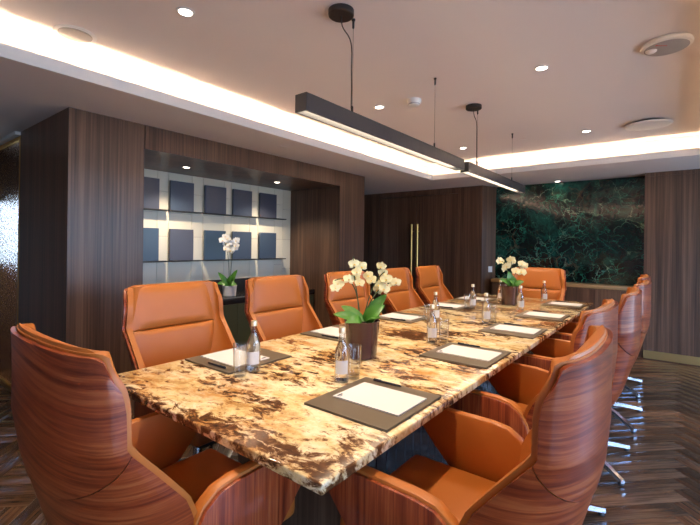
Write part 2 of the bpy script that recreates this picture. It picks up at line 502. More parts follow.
S_box('baseboard_far', (PX + .004, -2.7, .012), (PX + .02, .286, .11), M['brass_dark'])
mb = MB(); mb.box((6.50, .29, 0), (6.6, 2.19, SOF - .03)); mb.box((6.54, .29, SOF - .03), (6.6, 2.19, SOF)); struct(mb.build('wall_marble', M['marble']))
cr = thing('credenza', 'low dark wood cabinet with stone top under the green marble', 'cabinet', (6.40, 1.27, 0))
mb = MB(); mb.box((-.11, -.975, .08), (.095, .90, .825)); mb.box((-.08, -.97, 0), (.095, .89, .08)); mb.build('body', M['wallwood'], cr)
for k in range(4):
    mb = MB(); mb.box((-.122, -.973 + k * .468, .09), (-.11, -.973 + (k + 1) * .468 - .004, .815), .001, 1); mb.build('door', M['wallwood'], cr)
mb = MB(); mb.box((-.125, -.978, .826), (.096, .91, .875), .003); mb.build('countertop', M['stone_brown'], cr)
sw = thing('light_switch', 'small white light switch on the wood return beside the green marble', 'switch', (6.40, 2.2355, 1.01), -.4324)
mb = MB(); mb.box((-.04, -.008, -.045), (.04, 0, .045), .003); mb.build('plate', M['white_plastic'], sw)
mb = MB(); mb.box((-.013, -.012, -.025), (.013, -.008, .025), .002); mb.build('rocker', M['white_plastic'], sw)

# ---- glass partition door at far left
gd = thing('door_2', 'textured glass door in a slim brass frame at the left edge', 'door', (1.10, 4.45, 0)); struct(gd)
mb = MB()
mb.box((-.02, .003, .05), (.02, .04, 2.23), .002); mb.box((-.02, .96, .05), (.02, 1.0, 2.23), .002); mb.box((-.02, .003, 2.23), (.02, 1.0, 2.26), .002); mb.box((-.02, .003, 0), (.02, 1.0, .05), .002)
mb.build('frame', M['brass'], gd)
mb = MB(); mb.box((-.004, .04, .05), (.004, .96, 2.23)); mb.build('glass_pane', M['rainglass'], gd)
S_box('trim_3', (1.04, 4.452, 2.262), (1.14, 5.45, 2.289), M['trim_white'])
mb = MB(); mb.box((-2.2, 5.45, 0), (1.16, 5.5, SOF)); mb.box((2.3, 5.45, 0), (6.6, 5.5, SOF)); mb.box((1.16, 5.45, 0), (2.3, 5.5, 1.1)); mb.box((1.16, 5.45, 1.78), (2.3, 5.5, SOF))
struct(mb.build('wall_left_back', M['wallwood']))
w6 = D.objects.new('window_6', None); COL.objects.link(w6); w6.location = (1.73, 5.475, 1.1); struct(w6)  # added window: puts bright blue sky behind the textured glass door
mb = MB(); mb.box((-.57, -.025, 0), (-.54, .025, .68)); mb.box((.54, -.025, 0), (.57, .025, .68)); mb.box((-.57, -.025, 0), (.57, .025, .03)); mb.box((-.57, -.025, .65), (.57, .025, .68)); mb.build('frame', M['graphite'], w6)
mb = MB(); mb.box((-.54, -.004, .03), (.54, .004, .65)); mb.build('glass_pane', M['pane'], w6)
S_box('wall_near', (-2.25, -2.7, 0), (-2.2, 5.5, SOF), M['plaster'])

# ---- window wall on the right (behind the camera's right shoulder)
WY = -2.6
mb = MB(); mb.box((-2.2, WY - .1, 0), (6.6, WY, .12)); mb.box((-2.2, WY - .1, 2.2), (6.6, WY, SOF))
wx = [-2.2, -.45, 1.3, 3.05, 4.8, 6.6]
for x in wx: mb.box((x - .05, WY - .1, .12), (x + .05, WY, 2.2))
struct(mb.build('wall_right', M['wallwood']))
for k in range(5):
    a, b = wx[k] + .05, wx[k + 1] - .05
    w = D.objects.new('window_%d' % (k + 1), None); COL.objects.link(w); w.location = ((a + b) / 2, WY - .05, .12); struct(w)
    h = (b - a) / 2
    mb = MB(); mb.box((-h, -.03, 0), (-h + .04, .03, 2.08)); mb.box((h - .04, -.03, 0), (h, .03, 2.08)); mb.box((-h, -.03, 0), (h, .03, .04)); mb.box((-h, -.03, 2.04), (h, .03, 2.08)); mb.build('frame', M['graphite'], w)
    mb = MB(); mb.box((-h + .04, -.004, .04), (h - .04, .004, 2.04)); mb.build('glass_pane', M['pane'], w)

# ------------------------------------------------------------------ niche furniture
ct = thing('niche_cabinet', 'long cabinet with dark top and olive front in the left niche', 'cabinet', (2.84, 3.97, 0))
mb = MB(); mb.box((-1.225, -.20, .06), (1.225, .244, .70)); mb.box((-1.2, -.17, 0), (1.2, .24, .06)); mb.build('body', M['wallwood'], ct)
for k in range(4):
    mb = MB(); mb.box((-1.224 + k * .612, -.215, .07), (-1.224 + (k + 1) * .612 - .003, -.20, .695), .0015, 1); mb.build('door', M['olive'], ct)
mb = MB(); mb.box((-1.227, -.225, .70), (1.227, .244, .762), .003); mb.build('countertop', M['gloss'], ct)

rows = [('upper', 1.695, 2.01), ('lower', 1.165, 1.50)]
names = ['first', 'second', 'third', 'fourth', 'fifth']
xs = [(1.89, 2.17), (2.29, 2.56), (2.70, 2.98), (3.08, 3.36), (3.49, 3.77)]
for rn, z0, z1 in rows:
    for k, (a, b) in enumerate(xs):
        mb = MB(); mb.box((a, NB - .085, z0 - .012), (b + (.14 if k == 4 else .095), NB + .0005, z0), .0015, 1)
        tag(mb.build('display_ledge', M['black']), 'slim black ledge under the %s display panel from the left, %s row' % (names[k], rn), 'ledge', 'ledges in the tiled niche')
        p = thing('square_picture', 'dark blue square display panel, %s from the left in the %s row' % (names[k], rn), 'panel', ((a + b) / 2, NB - .03, z0), 0, 'square panels in the tiled niche')
        hw = (b - a) / 2
        mb = MB(); mb.box((-hw, -.012, 0), (hw, .012, z1 - z0), .002, 1); mb.build('board', M['display'], p)
        mb = MB(); mb.box((-hw + .01, .0125, .01), (hw - .01, .028, z1 - z0 - .01)); mb.build('backing', M['black'], p)

# ------------------------------------------------------------------ table
TX = (.785, 5.27); TY = (.69, 2.0); TC = 1.345
tb = thing('conference_table', 'long conference table with gold and brown granite top', 'table', ((TX[0] + TX[1]) / 2, TC, 0))
hx, hy = (TX[1] - TX[0]) / 2, (TY[1] - TY[0]) / 2
mb = MB(); mb.box((-hx, -hy, ZT - .032), (hx, hy, ZT), .006, 3); mb.build('tabletop', M['granite'], tb)
bx0, bx1 = 1.30 - (TX[0] + TX[1]) / 2, 4.75 - (TX[0] + TX[1]) / 2
mb = MB(); mb.box((bx0, -.35, .0), (bx1, .35, ZT - .033)); mb.build('base', M['wallwood'], tb)
for s in (-1, 1):
    mb = MB(); n = 44; w = (bx1 - bx0 - .01) / n
    for k in range(n):
        a = bx0 + .005 + k * w; mb.box((a + .002, s * .351, .03), (a + w - .002, s * .365, ZT - .036), .003, 1)
    mb.build('base_panel', M['gloss'], tb)

# ------------------------------------------------------------------ chairs
def lerp(tab, z):
    for (z0, a), (z1, b) in zip(tab[:-1], tab[1:]):
        if z <= z1:
            t = max(0, min(1, (z - z0) / (z1 - z0))); return a + (b - a) * t
    return tab[-1][1]
FB = [(.34, -.155), (.40, -.212), (.48, -.246), (.56, -.271), (.66, -.299), (.76, -.322), (.86, -.330), (1.09, -.330)]
FW = [(.34, -.10), (.42, -.060), (.52, -.045), (.62, -.050), (.68, -.078), (.78, -.160), (.852, -.222), (.866, -.232), (.95, -.232), (1.02, -.241), (1.09, -.262)]
WD = [(.34, .19), (.40, .248), (.48, .282), (.58, .308), (.68, .324), (.86, .325), (1.0, .315), (1.09, .303)]
PE = 2.35
ZTOP = 1.088
_curves = {}
def curve(z):
    """the U-shaped plan curve of the shell at height z: points, outward normals, arc length"""
    k = round(z, 4)
    if k in _curves: return _curves[k]
    w, fb, f = lerp(WD, z), lerp(FB, z), lerp(FW, z); e = 2 / PE; n = 240; P = []
    for i in range(n + 1):
        a = -pi / 2 + pi * i / n; sa, ca = sin(a), max(cos(a), 0)
        P.append(Vector((w * (1 if sa >= 0 else -1) * abs(sa) ** e, f - (f - fb) * ca ** e, 0)))
    L = [0]
    for p, q in zip(P[:-1], P[1:]): L.append(L[-1] + (q - p).length)
    _curves[k] = (P, L); return _curves[k]
def spt(t, z, off=0.0, fw=0.0, dz=0.0):
    """t runs -1..1 along the plan curve; off moves outward, fw lengthens the wing ends"""
    P, L = curve(z); T = L[-1]; s = (t + 1) / 2 * T
    lo, hi = 0, len(L) - 1
    while hi - lo > 1:
        m = (lo + hi) // 2
        if L[m] <= s: lo = m
        else: hi = m
    k = (s - L[lo]) / max(1e-9, L[hi] - L[lo]); p = P[lo].lerp(P[hi], k)
    i0, i1 = max(lo - 3, 0), min(hi + 3, len(P) - 1); d = (P[i1] - P[i0]).normalized(); nrm = Vector((d.y, -d.x, 0))
    p = p + nrm * off
    edge = min(s, T - s)
    if fw: p.y += fw * max(0, 1 - edge / .05)
    R = .044; q = max(0, R - edge); drop = (R - math.sqrt(max(0, R * R - q * q))) * max(0, min(1, (z - .98) / .10))
    return Vector((p.x, p.y, z - drop + dz))
def seam(t): return .705 + .148 * abs(t) ** 2.0
def agrid(n): return [-1 + 2 * i / (n - 1) for i in range(n)]
def shell(mb, zlo, zhi, o_out, o_in, fw=0.0, dz=0.0, na=49, nz=15, mi=0):
    A = agrid(na); go, gi, uv = [], [], []
    for j in range(nz):
        t = j / (nz - 1); ro, ri, ru = [], [], []
        for a in A:
            z = zlo(a) + (zhi(a) - zlo(a)) * t
            ro.append(spt(a, z, o_out, fw, dz * t)); ri.append(spt(a, z, o_in, fw, dz * t)); ru.append((a * .5, z + .02 * sin(a * 2.2)))
        go.append(ro); gi.append(ri); uv.append(ru)
    mb.grid_solid(go, gi, uv, mi)
ARM = [(-.075, .37), (-.072, .50), (-.055, .575), (-.025, .625), (.02, .655), (.08, .664), (.385, .668), (.410, .660), (.418, .640), (.408, .61), (.335, .525), (.26, .45), (.18, .385), (.09, .355)]

def make_chair():
    r = thing('conference_chair', '', 'chair')
    mb = MB(); shell(mb, seam, lambda a: ZTOP, .004, -.010)
    o = mb.build('back_shell', M['shellwood'], r); o['label'] = 'glossy striped rosewood back shell'
    mb = MB(); shell(mb, lambda a: .345, lambda a: seam(a) - .003, .000, -.012, nz=16)
    o = mb.build('lower_shell', M['shellwood'], r); o['label'] = 'glossy striped rosewood lower shell'
    # leather liner, edges standing just proud of the wood
    mb = MB(); shell(mb, lambda a: .40, lambda a: ZTOP, -.010, -.040, .016, .006, nz=26)
    mb.build('back_liner', M['leather'], r)
    def pad(zs, front, hw, name, tb, off, top=False):
        mb = MB(); go, gi = [], []; n = 33
        for z, inset in zs:
            ro, ri = [], []
            for i in range(n):
                s = -1 + 2 * i / (n - 1)
                half = hw(z)
                e = 1 - abs(s) ** 6
                b = spt(s * tb, min(z, 1.088), off - (inset * .12 if z > 1 else 0), 0)
                k = min(1, inset / .07)
                zz = z - (.030 * abs(s) ** 10 * max(0, (z - 1.0) / .1) if top else 0)
                ro.append(Vector((s * half, front(z) - .014 * (1 - e) + .006 * e, zz)).lerp(Vector((b.x, b.y, zz)), k))
                ri.append((b.x, b.y, min(b.z + (z - min(z, 1.088)), zz + .004) if top else z))
            go.append(ro); gi.append(ri)
        mb.grid_solid(go, gi); return mb.build(name, M['leather'], r, 50)
    fu = lambda z: -.232 - (z - .85) * .16
    pad([(.846, .02), (.850, .008), (.858, .002), (.90, 0), (1.0, 0), (1.050, .001), (1.068, .005), (1.082, .013), (1.092, .024), (1.099, .042), (1.102, .060)], fu, lambda z: .262 - (z - .85) * .05, 'headrest_pad', .95, -.010, True)
    fl = lambda z: -.222 + (.84 - z) * .10
    pad([(.45, .006), (.55, 0), (.70, 0), (.81, 0), (.832, .004), (.840, .012), (.844, .024)], fl, lambda z: .262 - (.84 - z) * .03, 'backrest_pad', .70, -.028)
    # seat
    bm = bmesh.new()
    rim = [(-.264, .40), (.264, .40), (.264, -.03), (.225, -.13), (.15, -.185), (-.15, -.185), (-.225, -.13), (-.264, -.03)]
    lo = [bm.verts.new((x, y, .372)) for x, y in rim]; hi = [bm.verts.new((x, y, .470)) for x, y in rim]
    bm.faces.new(lo); bm.faces.new(hi)
    for i in range(8): bm.faces.new((lo[i], lo[(i + 1) % 8], hi[(i + 1) % 8], hi[i]))
    bmesh.ops.recalc_face_normals(bm, faces=bm.faces[:]); bmesh.ops.bevel(bm, geom=bm.edges[:], offset=.028, segments=4, profile=.5, affect='EDGES')
    mb = MB(); mb.frombm(bm); mb.build('seat', M['leather'], r)
    mb = MB(); mb.box((-.20, -.12, .325), (.20, .34, .373), .018, 2); mb.build('seat_pan', M['black'], r)
    for s in (-1, 1):
        mb = MB(); mb.prism(ARM, s * .319, s * .333, 0, .003); am = mb.build('armrest', M['shellwood'], r); am['label'] = 'rosewood armrest panel'
        q = [(y + (.004 if y > .1 else 0), z + (.009 if z > .5 else .006)) for y, z in ARM]
        mb = MB(); mb.prism(q, s * .278, s * .3185, 0, .009); mb.build('arm_pad', M['leather'], am)['label'] = 'tan leather arm lining'
    mb = MB(); mb.lathe([(.028, .10), (.028, .28), (.055, .30), (.085, .325)], 20); mb.build('column', M['chrome'], r)
    mb = MB(); mb.lathe([(.02, .062), (.045, .066), (.05, .085), (.045, .108), (.03, .115)], 20); hub = mb.build('hub', M['chrome'], r)
    for k in range(4):
        a = pi / 4 + k * pi / 2; d = Vector((cos(a), sin(a), 0)); nrm = Vector((-sin(a), cos(a), 0))
        sec = [(.03, .080, .106, .024), (.18, .058, .084, .019), (.34, .022, .044, .014), (.375, .014, .036, .013)]
        vs, fs = [], []
        for rr, zb, zt, hw in sec:
            for (sx, z) in ((-1, zb), (1, zb), (.75, zt), (-.75, zt)): vs.append(d * rr + nrm * hw * sx + Vector((0, 0, z)))
        for j in range(3):
            for i in range(4): fs.append((j * 4 + i, j * 4 + (i + 1) % 4, j * 4 + 4 + (i + 1) % 4, j * 4 + 4 + i))
        fs += [(3, 2, 1, 0), (12, 13, 14, 15)]
        mb = MB(); mb.add(vs, fs, None, 0, False); lg = mb.build('leg', M['chrome'], r); lg['label'] = 'polished metal leg'
        mb = MB(); mb.lathe([(.014, 0), (.016, .004), (.012, .016)], 12, tuple(d * .358)); mb.build('glide', M['black'], lg)
    return r

LX = [1.375, 2.22, 3.08, 3.97, 4.745]
RXX = [1.33, 2.215, 3.09, 3.96, 4.85]
RYY = [.470, .538, .485, .470, .505]
od = ['nearest', 'second', 'third', 'fourth', 'farthest']
place = []
lefts = ['tan leather chair on the left side, nearest, behind the near tumbler',
         'tan leather chair, second from the front on the left side of the table',
         'tan leather chair on the left side, middle one, partly behind the big potted orchid',
         'tan leather chair on the left side, fourth from the front, beside the orchid blooms',
         'tan leather chair on the left side, farthest, below the brass door handles']
rights = ['tan and rosewood chair on the right side, nearest, seat in full view',
          'tan and rosewood chair on the right side, second from the front',
          'tan and rosewood chair on the right side, third from the front, pulled out',
          'tan and rosewood chair on the right side, fourth from the front, mostly hidden',
          'tan and rosewood chair on the right side, farthest, nearest the right wall panel']
for x, l in zip(LX, lefts): place.append((x, 2.17, pi, l))
for x, y, l in zip(RXX, RYY, rights): place.append((x, y, 0, l))
place.append((.675, 1.32, -pi / 2, 'tan leather chair with rosewood back at the near head of the table'))
place.append((5.26, 1.335, pi / 2, 'tan leather chair at the far head of the table before the green marble'))
proto = make_chair()
for i, (x, y, a, l) in enumerate(place):
    c = proto if i == 0 else dup(proto)
    c.location = (x, y, 0); c.rotation_euler = (0, 0, a + [0, .015, -.02, .02, -.01, .0, -.03, .02, -.02, .02, .01, -.02][i]); c['label'] = l; c['group'] = 'chairs round the conference table'

# ------------------------------------------------------------------ settings on the table
E0 = ZT + .0005
def folder(x, y, side, where):
    """side +1: reader on the right of the table facing +y; -1: reader on the left"""
    a = 0 if side > 0 else pi
    f = thing('desk_folder', 'taupe leather desk folder ' + where, 'folder', (x, y, E0), a, 'desk folders on the table')
    mb = MB(); mb.box((-.20, -.185, 0), (.20, .185, .004), .0015, 1); mb.build('lower_cover', M['pad'], f)
    mb = MB(); mb.box((-.20, -.185, .0042), (.20, .185, .0085), .0015, 1); mb.build('upper_cover', M['pad'], f)
    R = Matrix.Rotation(a, 4, 'Z'); T = Matrix.Translation((x, y, E0 + .009)) @ R
    p = T @ Vector((.02, -.01, 0))
    pp = thing('notepad', 'white paper notepad lying on the folder ' + where, 'notepad', p, a, 'notepads on the folders')
    mb = MB(); mb.box((-.105, -.148, 0), (.105, .148, .004)); mb.build('sheets', M['paper'], pp)
    mb = MB()
    mb.box((-.095, .128, .0041), (-.065, .138, .0043)); mb.box((-.095, .120, .0041), (-.078, .125, .0043))
    mb.build('printed_mark', M['ink'], pp)
    p = T @ Vector((.175, .055, .0055))
    q = thing('pen', 'dark pen lying on the folder ' + where, 'pen', p, a + .02, 'pens on the folders')
    mb = MB(); mb.tube([(0, -.07, 0), (0, -.062, 0), (0, .03, 0)], [.0015, .0045, .005], 10); mb.build('barrel', M['pen'], q)
    mb = MB(); mb.tube([(0, .0305, 0), (0, .068, 0)], [.0052, .0050], 10); mb.box((-.0015, .03, .0045), (.0015, .066, .0065)); mb.build('pen_cap', M['pen'], q)
FRX = [1.33, 2.225, 3.09, 3.93, 4.85]
FLX = [1.365, 2.20, 3.03, 3.92, 4.66]
fr = ['in the right foreground', 'second from the front on the right side', 'third from the front on the right side', 'fourth from the front on the right side', 'at the far right corner of the table']
fl = ['at the near left beside a tumbler', 'second on the left, beside the big pot', 'third from the front on the left side', 'fourth from the front on the left side', 'farthest on the left side']
for x, w in zip(FRX, fr): folder(x, .905, 1, w)
for x, w in zip(FLX, fl): folder(x, 1.785, -1, w)

def bottle_proto():
    b = thing('water_bottle', '', 'bottle')
    mb = MB()
    out = [(.0, .001), (.030, .001), (.0325, .006), (.0325, .120), (.030, .138), (.022, .160), (.0145, .182), (.0130, .205), (.0130, .222)]
    inn = [(.0105, .222), (.0105, .205), (.012, .184), (.0195, .160), (.0275, .138), (.0300, .120), (.0300, .010), (.0, .010)]
    prof = out + inn
    n = 28; vs, fs = [], []
    for (r_, z) in prof:
        for i in range(n): vs.append((r_ * cos(2 * pi * i / n), r_ * sin(2 * pi * i / n), z))
    for j in range(len(prof) - 1):
        for i in range(n): fs.append((j * n + i, j * n + (i + 1) % n, (j + 1) * n + (i + 1) % n, (j + 1) * n + i))
    mb.add(vs, fs); mb.build('glass_body', M['glass'], b)
    mb = MB(); mb.lathe([(.0296, .0105), (.0296, .120), (.0270, .138), (.0190, .160), (.0125, .176)], 24); mb.build('water', M['water'], b)
    mb = MB(); mb.lathe([(.0148, .214), (.0148, .236), (.0135, .239)], 20); mb.build('cap', M['cap'], b)['label'] = 'gold coloured cap'
    mb = MB(); n = 14; vs, fs = [], []
    for j, z in enumerate((.040, .098)):
        for i in range(n): a = -.9 + 1.8 * i / (n - 1); vs.append((.0331 * cos(a), .0331 * sin(a), z))
    for j, z in enumerate((.040, .098)):
        for i in range(n): a = -.9 + 1.8 * i / (n - 1); vs.append((.0335 * cos(a), .0335 * sin(a), z))
    for i in range(n - 1):
        fs.append((i, i + 1, n + i + 1, n + i)); fs.append((2 * n + i, 3 * n + i, 3 * n + i + 1, 2 * n + i + 1))
    mb.add(vs, fs); mb.build('printed_label', M['label_paper'], b)['label'] = 'pale printed label'
    return b
def glass_proto():
    g = thing('tumbler', '', 'glass')
    mb = MB(); prof = [(.0, .0), (.026, .0), (.0285, .004), (.0325, .148), (.0315, .150), (.0303, .148), (.0262, .018), (.0, .014)]
    n = 28; vs, fs = [], []
    for (r_, z) in prof:
        for i in range(n): vs.append((r_ * cos(2 * pi * i / n), r_ * sin(2 * pi * i / n), z))
    for j in range(len(prof) - 1):
        for i in range(n): fs.append((j * n + i, j * n + (i + 1) % n, (j + 1) * n + (i + 1) % n, (j + 1) * n + i))
    mb.add(vs, fs); mb.build('bowl', M['glass'], g)
    return g
def fuse(o):
    """merge doubled axis points of a lathe"""
    for c in o.children:
        bm = bmesh.new(); bm.from_mesh(c.data); bmesh.ops.remove_doubles(bm, verts=bm.verts[:], dist=1e-5); bmesh.ops.recalc_face_normals(bm, faces=bm.faces[:]); bm.to_mesh(c.data); bm.free()
    return o
bp = fuse(bottle_proto())
BT = [(1.275, 1.56, 'clear water bottle at the near left of the table beside a lone tumbler'),
      (1.43, 1.15, 'clear water bottle in the right foreground, in front of the big plant pot'),
      (2.355, 1.18, 'clear water bottle beside the second right-hand folder'),
      (3.03, 1.49, 'clear water bottle by the third left-hand folder, just behind a nearer bottle'),
      (3.91, 1.53, 'clear water bottle by the fourth left-hand folder'),
      (3.24, 1.16, 'clear water bottle standing by the third right-hand folder'),
      (4.10, 1.14, 'clear water bottle just in front of the far plant pot'),
      (4.66, 1.51, 'clear water bottle half hidden left of the far plant pot'),
      (4.92, 1.12, 'clear water bottle before the far head chair, by the far right folder')]
for i, (x, y, l) in enumerate(BT):
    b = bp if i == 0 else dup(bp)
    b.location = (x, y, E0); b.rotation_euler = (0, 0, random.uniform(-2.6, -2.2) if i else -2.3); b['label'] = l; b['group'] = 'water bottles on the table'
gp = fuse(glass_proto())
GL = [(1.19, 1.55, 'tall clear tumbler beside the bottle at the near left of the table'),
      (1.50, 1.135, 'tall clear tumbler beside the bottle in the right foreground'),
      (2.43, 1.135, 'tall clear tumbler right of the bottle by the second right-hand folder'),
      (2.965, 1.525, 'tall clear tumbler left of the bottle by the third left-hand folder'),
      (3.84, 1.555, 'tall clear tumbler left of the bottle by the fourth left-hand folder'),
      (3.32, 1.135, 'tall clear tumbler right of the bottle by the third right-hand folder')]
for i, (x, y, l) in enumerate(GL):
    b = gp if i == 0 else dup(gp)
    b.location = (x, y, E0); b['label'] = l; b['group'] = 'tumblers on the table'

# ------------------------------------------------------------------ orchids
CR = Vector((sin(radians(37.887)), -cos(radians(37.887)), 0)); CFW = Vector((cos(radians(37.887)), sin(radians(37.887)), 0))
def petal_mesh(mb, Mx, ln, wd, cup, mi=0):
    n = 7; m = 5; vs, fs = [], []
    for k in (0, 1):
        for j in range(n):
            t = j / (n - 1); w = wd * (sin(pi * (t * .86 + .10)) ** .75)
            for i in range(m):
                s = -1 + 2 * i / (m - 1)
                vs.append((s * w, t * ln, cup * t * t * ln + .18 * w * s * s - k * .0006))
    K = n * m
    for j in range(n - 1):
        for i in range(m - 1):
            q = (j * m + i, j * m + i + 1, (j + 1) * m + i + 1, (j + 1) * m + i); fs.append(q); fs.append(tuple(K + x for x in reversed(q)))
    mb.add(vs, fs, None, mi, True, Mx)
def flower(parent, c, face, size, mat, roll=0.0):
    z = face.normalized(); up = Vector((0, 0, 1)); x = up.cross(z).normalized(); y = z.cross(x)
    Mx = Matrix((x, y, z)).transposed().to_4x4(); Mx.translation = c
    Mx = Mx @ Matrix.Rotation(roll, 4, 'Z')
    mb = MB()
    for ang, ln, wd in ((0, .95, .34), (125, .9, .32), (-125, .9, .32)): petal_mesh(mb, Mx @ Matrix.Rotation(radians(ang), 4, 'Z'), size * ln, size * wd, -.10)
    for ang in (68, -68): petal_mesh(mb, Mx @ Matrix.Translation((0, 0, size * .05)) @ Matrix.Rotation(radians(ang), 4, 'Z'), size * 1.05, size * .56, -.12)
    o = mb.build('flower', mat, parent, 60)
    mb = MB()
    petal_mesh(mb, Mx @ Matrix.Translation((0, 0, size * .10)) @ Matrix.Rotation(pi, 4, 'Z') @ Matrix.Rotation(.7, 4, 'X'), size * .42, size * .16, .5)
    mb.tube([Mx @ Vector((0, 0, 0)), Mx @ Vector((0, .0, size * .22))], [size * .10, size * .06], 8)
    mb.build('flower_lip', M['lip'], o, 60)
    return o
def leaf(parent, base, tip, width, bend, nrm):
    n = 10; m = 5; base = Vector(base); tip = Vector(tip); d = tip - base; side = d.cross(Vector(nrm)).normalized(); nn = side.cross(d).normalized()
    vs, fs = [], []
    for k in (0, 1):
        for j in range(n):
            t = j / (n - 1); w = width * (sin(pi * min(1, t * .80 + .2)) ** .7) * (1 if t < .99 else .3)
            p = base + d * t + nn * (bend * sin(pi * t))
            for i in range(m):
                s = -1 + 2 * i / (m - 1); vs.append(p + side * w * s + nn * (abs(s) * w * .28 - k * .0025))
    K = n * m
    for j in range(n - 1):
        for i in range(m - 1):
            q = (j * m + i, j * m + i + 1, (j + 1) * m + i + 1, (j + 1) * m + i); fs.append(q); fs.append(tuple(K + x for x in reversed(q)))
    for j in range(n - 1):
        for i in (0, m - 1): fs.append((j * m + i, (j + 1) * m + i, K + (j + 1) * m + i, K + j * m + i))
    for j in (0, n - 1):
        for i in range(m - 1): fs.append((j * m + i, j * m + i + 1, K + j * m + i + 1, K + j * m + i))
    mb = MB(); mb.add(vs, fs); return mb.build('leaf', M['leaf'], parent, 60)
def bez(p, n=14):
    out = []
    for k in range(n + 1):
        t = k / n; q = [Vector(a) for a in p]
        while len(q) > 1: q = [q[i].lerp(q[i + 1], t) for i in range(len(q) - 1)]
        out.append(q[0])
    return out
def orchid(label, loc, pot, potmat, ph, px_scale, flowers, leaves, stems, fsize, petal):
    """flowers/leaves/stems in (right, up, depth) offsets, in metres, about the foot of the pot"""
    r = thing('potted_orchid', label, 'plant', loc)
    V = lambda a: CR * a[0] + CFW * (a[2] if len(a) > 2 else 0) + Vector((0, 0, a[1]))
    mb = MB(); mb.lathe(pot, 32); p = mb.build('pot', potmat, r)
    mb = MB(); rr = pot[-1][0]; mb.lathe([(rr * .99, ph - .022), (rr * .6, ph - .012), (rr * .1, ph - .010)], 20)
    for k in range(26):
        a, q = random.uniform(0, 6.28), random.uniform(0, rr * .8); mb.box((q * cos(a) - .012, q * sin(a) - .006, ph - .02), (q * cos(a) + .012, q * sin(a) + .006, ph - .002), .002, 1)
    mb.build('soil', M['soil'], p)
    for c in stems:
        mb = MB(); mb.tube(bez([V(q) for q in c]), .0032, 7); mb.build('flower_stem', M['stem'], r)
    for (b, t, w, bend) in leaves: leaf(r, V(b), V(t), w, bend, (-CFW + Vector((0, 0, .9))))
    for f in flowers:
        c = V(f); face = -CFW + CR * random.uniform(-.6, .6) + Vector((0, 0, random.uniform(-.2, .25)))
        flower(r, c, face, fsize * random.uniform(.9, 1.1), petal, random.uniform(-.4, .4))
    return r
s1 = .00525     # metres per photo pixel at that plant
def F1(L): return [((x - 362) * s1, .75 - .75 + (357 - y) * s1 + 0.0, d) for x, y, d in L]
orchid('ivory orchid in an oxblood pot on the near half of the table', (1.81, 1.32, E0),
       [(.0, 0), (.072, 0), (.080, .006), (.094, .19), (.097, .198), (.093, .200), (.086, .196), (.084, .178)], M['pot_dark'], .198, s1,
       F1([(353, 262, .0), (361, 265, .02), (356, 270, -.02), (348, 278, 0), (359, 281, -.02), (355, 276, .03), (368, 274, .01), (371, 278, -.02), (334, 287, 0), (337, 283, .02), (379, 283, 0), (383, 271, .02), (386, 277, -.02), (384, 287, -.01), (392, 281, .01), (396, 280, -.02), (378, 289, .02), (381, 264, .0)]),
       [((.0, .19, -.02), (-.155, .235, -.04), .028, .02), ((.01, .19, -.03), (-.115, .265, .06), .026, .02), ((.02, .19, -.03), (.115, .29, -.06), .040, .02), ((.02, .19, .02), (.135, .335, .04), .034, .02), ((.0, .19, -.04), (-.09, .200, -.09), .028, .03), ((.03, .19, 0), (.09, .23, -.10), .034, .02)],
       [[(-.01, .18, 0), (-.03, .40, .01), (-.06, .48, 0), (-.05, .54, 0)], [(-.01, .18, 0), (-.02, .36, .02), (-.05, .45, 0), (-.15, .41, 0)], [(.0, .18, 0), (.04, .34, .0), (.06, .42, 0), (.12, .46, 0)], [(.0, .18, 0), (.05, .33, .0), (.08, .38, 0), (.18, .415, 0)]], .031, M['petal'])
s2 = .0105
def F2(L): return [((x - 510) * s2, (304.5 - y) * s2, d) for x, y, d in L]
orchid('small ivory orchid in a dark red pot at the far end of the table', (4.49, 1.36, E0),
       [(.0, 0), (.070, 0), (.078, .006), (.092, .19), (.095, .198), (.091, .200), (.085, .196), (.083, .178)], M['pot_dark'], .198, s2,
       F2([(499.5, 261, 0), (503, 262, .03), (506, 266.5, -.02), (509, 266, .02), (511, 260, 0), (514, 262, .02), (515, 271, -.03), (522, 264, 0), (525, 266, .02), (521, 272, -.02), (524, 272.5, .02), (505.5, 269, .02)]),
       [((.0, .19, -.02), (-.12, .27, -.04), .032, .02), ((.0, .19, 0), (-.02, .35, -.02), .045, .02), ((.02, .19, -.03), (.13, .25, -.05), .032, .02), ((.0, .19, -.04), (-.04, .26, -.10), .04, .03), ((.03, .19, 0), (.06, .29, .04), .034, .02)],
       [[(-.01, .18, 0), (-.02, .36, 0), (-.03, .46, 0), (-.11, .455, 0)], [(.0, .18, 0), (.02, .36, 0), (.03, .44, 0), (.01, .47, 0)], [(.0, .18, 0), (.06, .34, 0), (.10, .41, 0), (.14, .42, 0)]], .042, M['petal'])
s3 = .0113
def F3(L): return [((x - 229.5) * s3, (291 - y) * s3, d) for x, y, d in L]
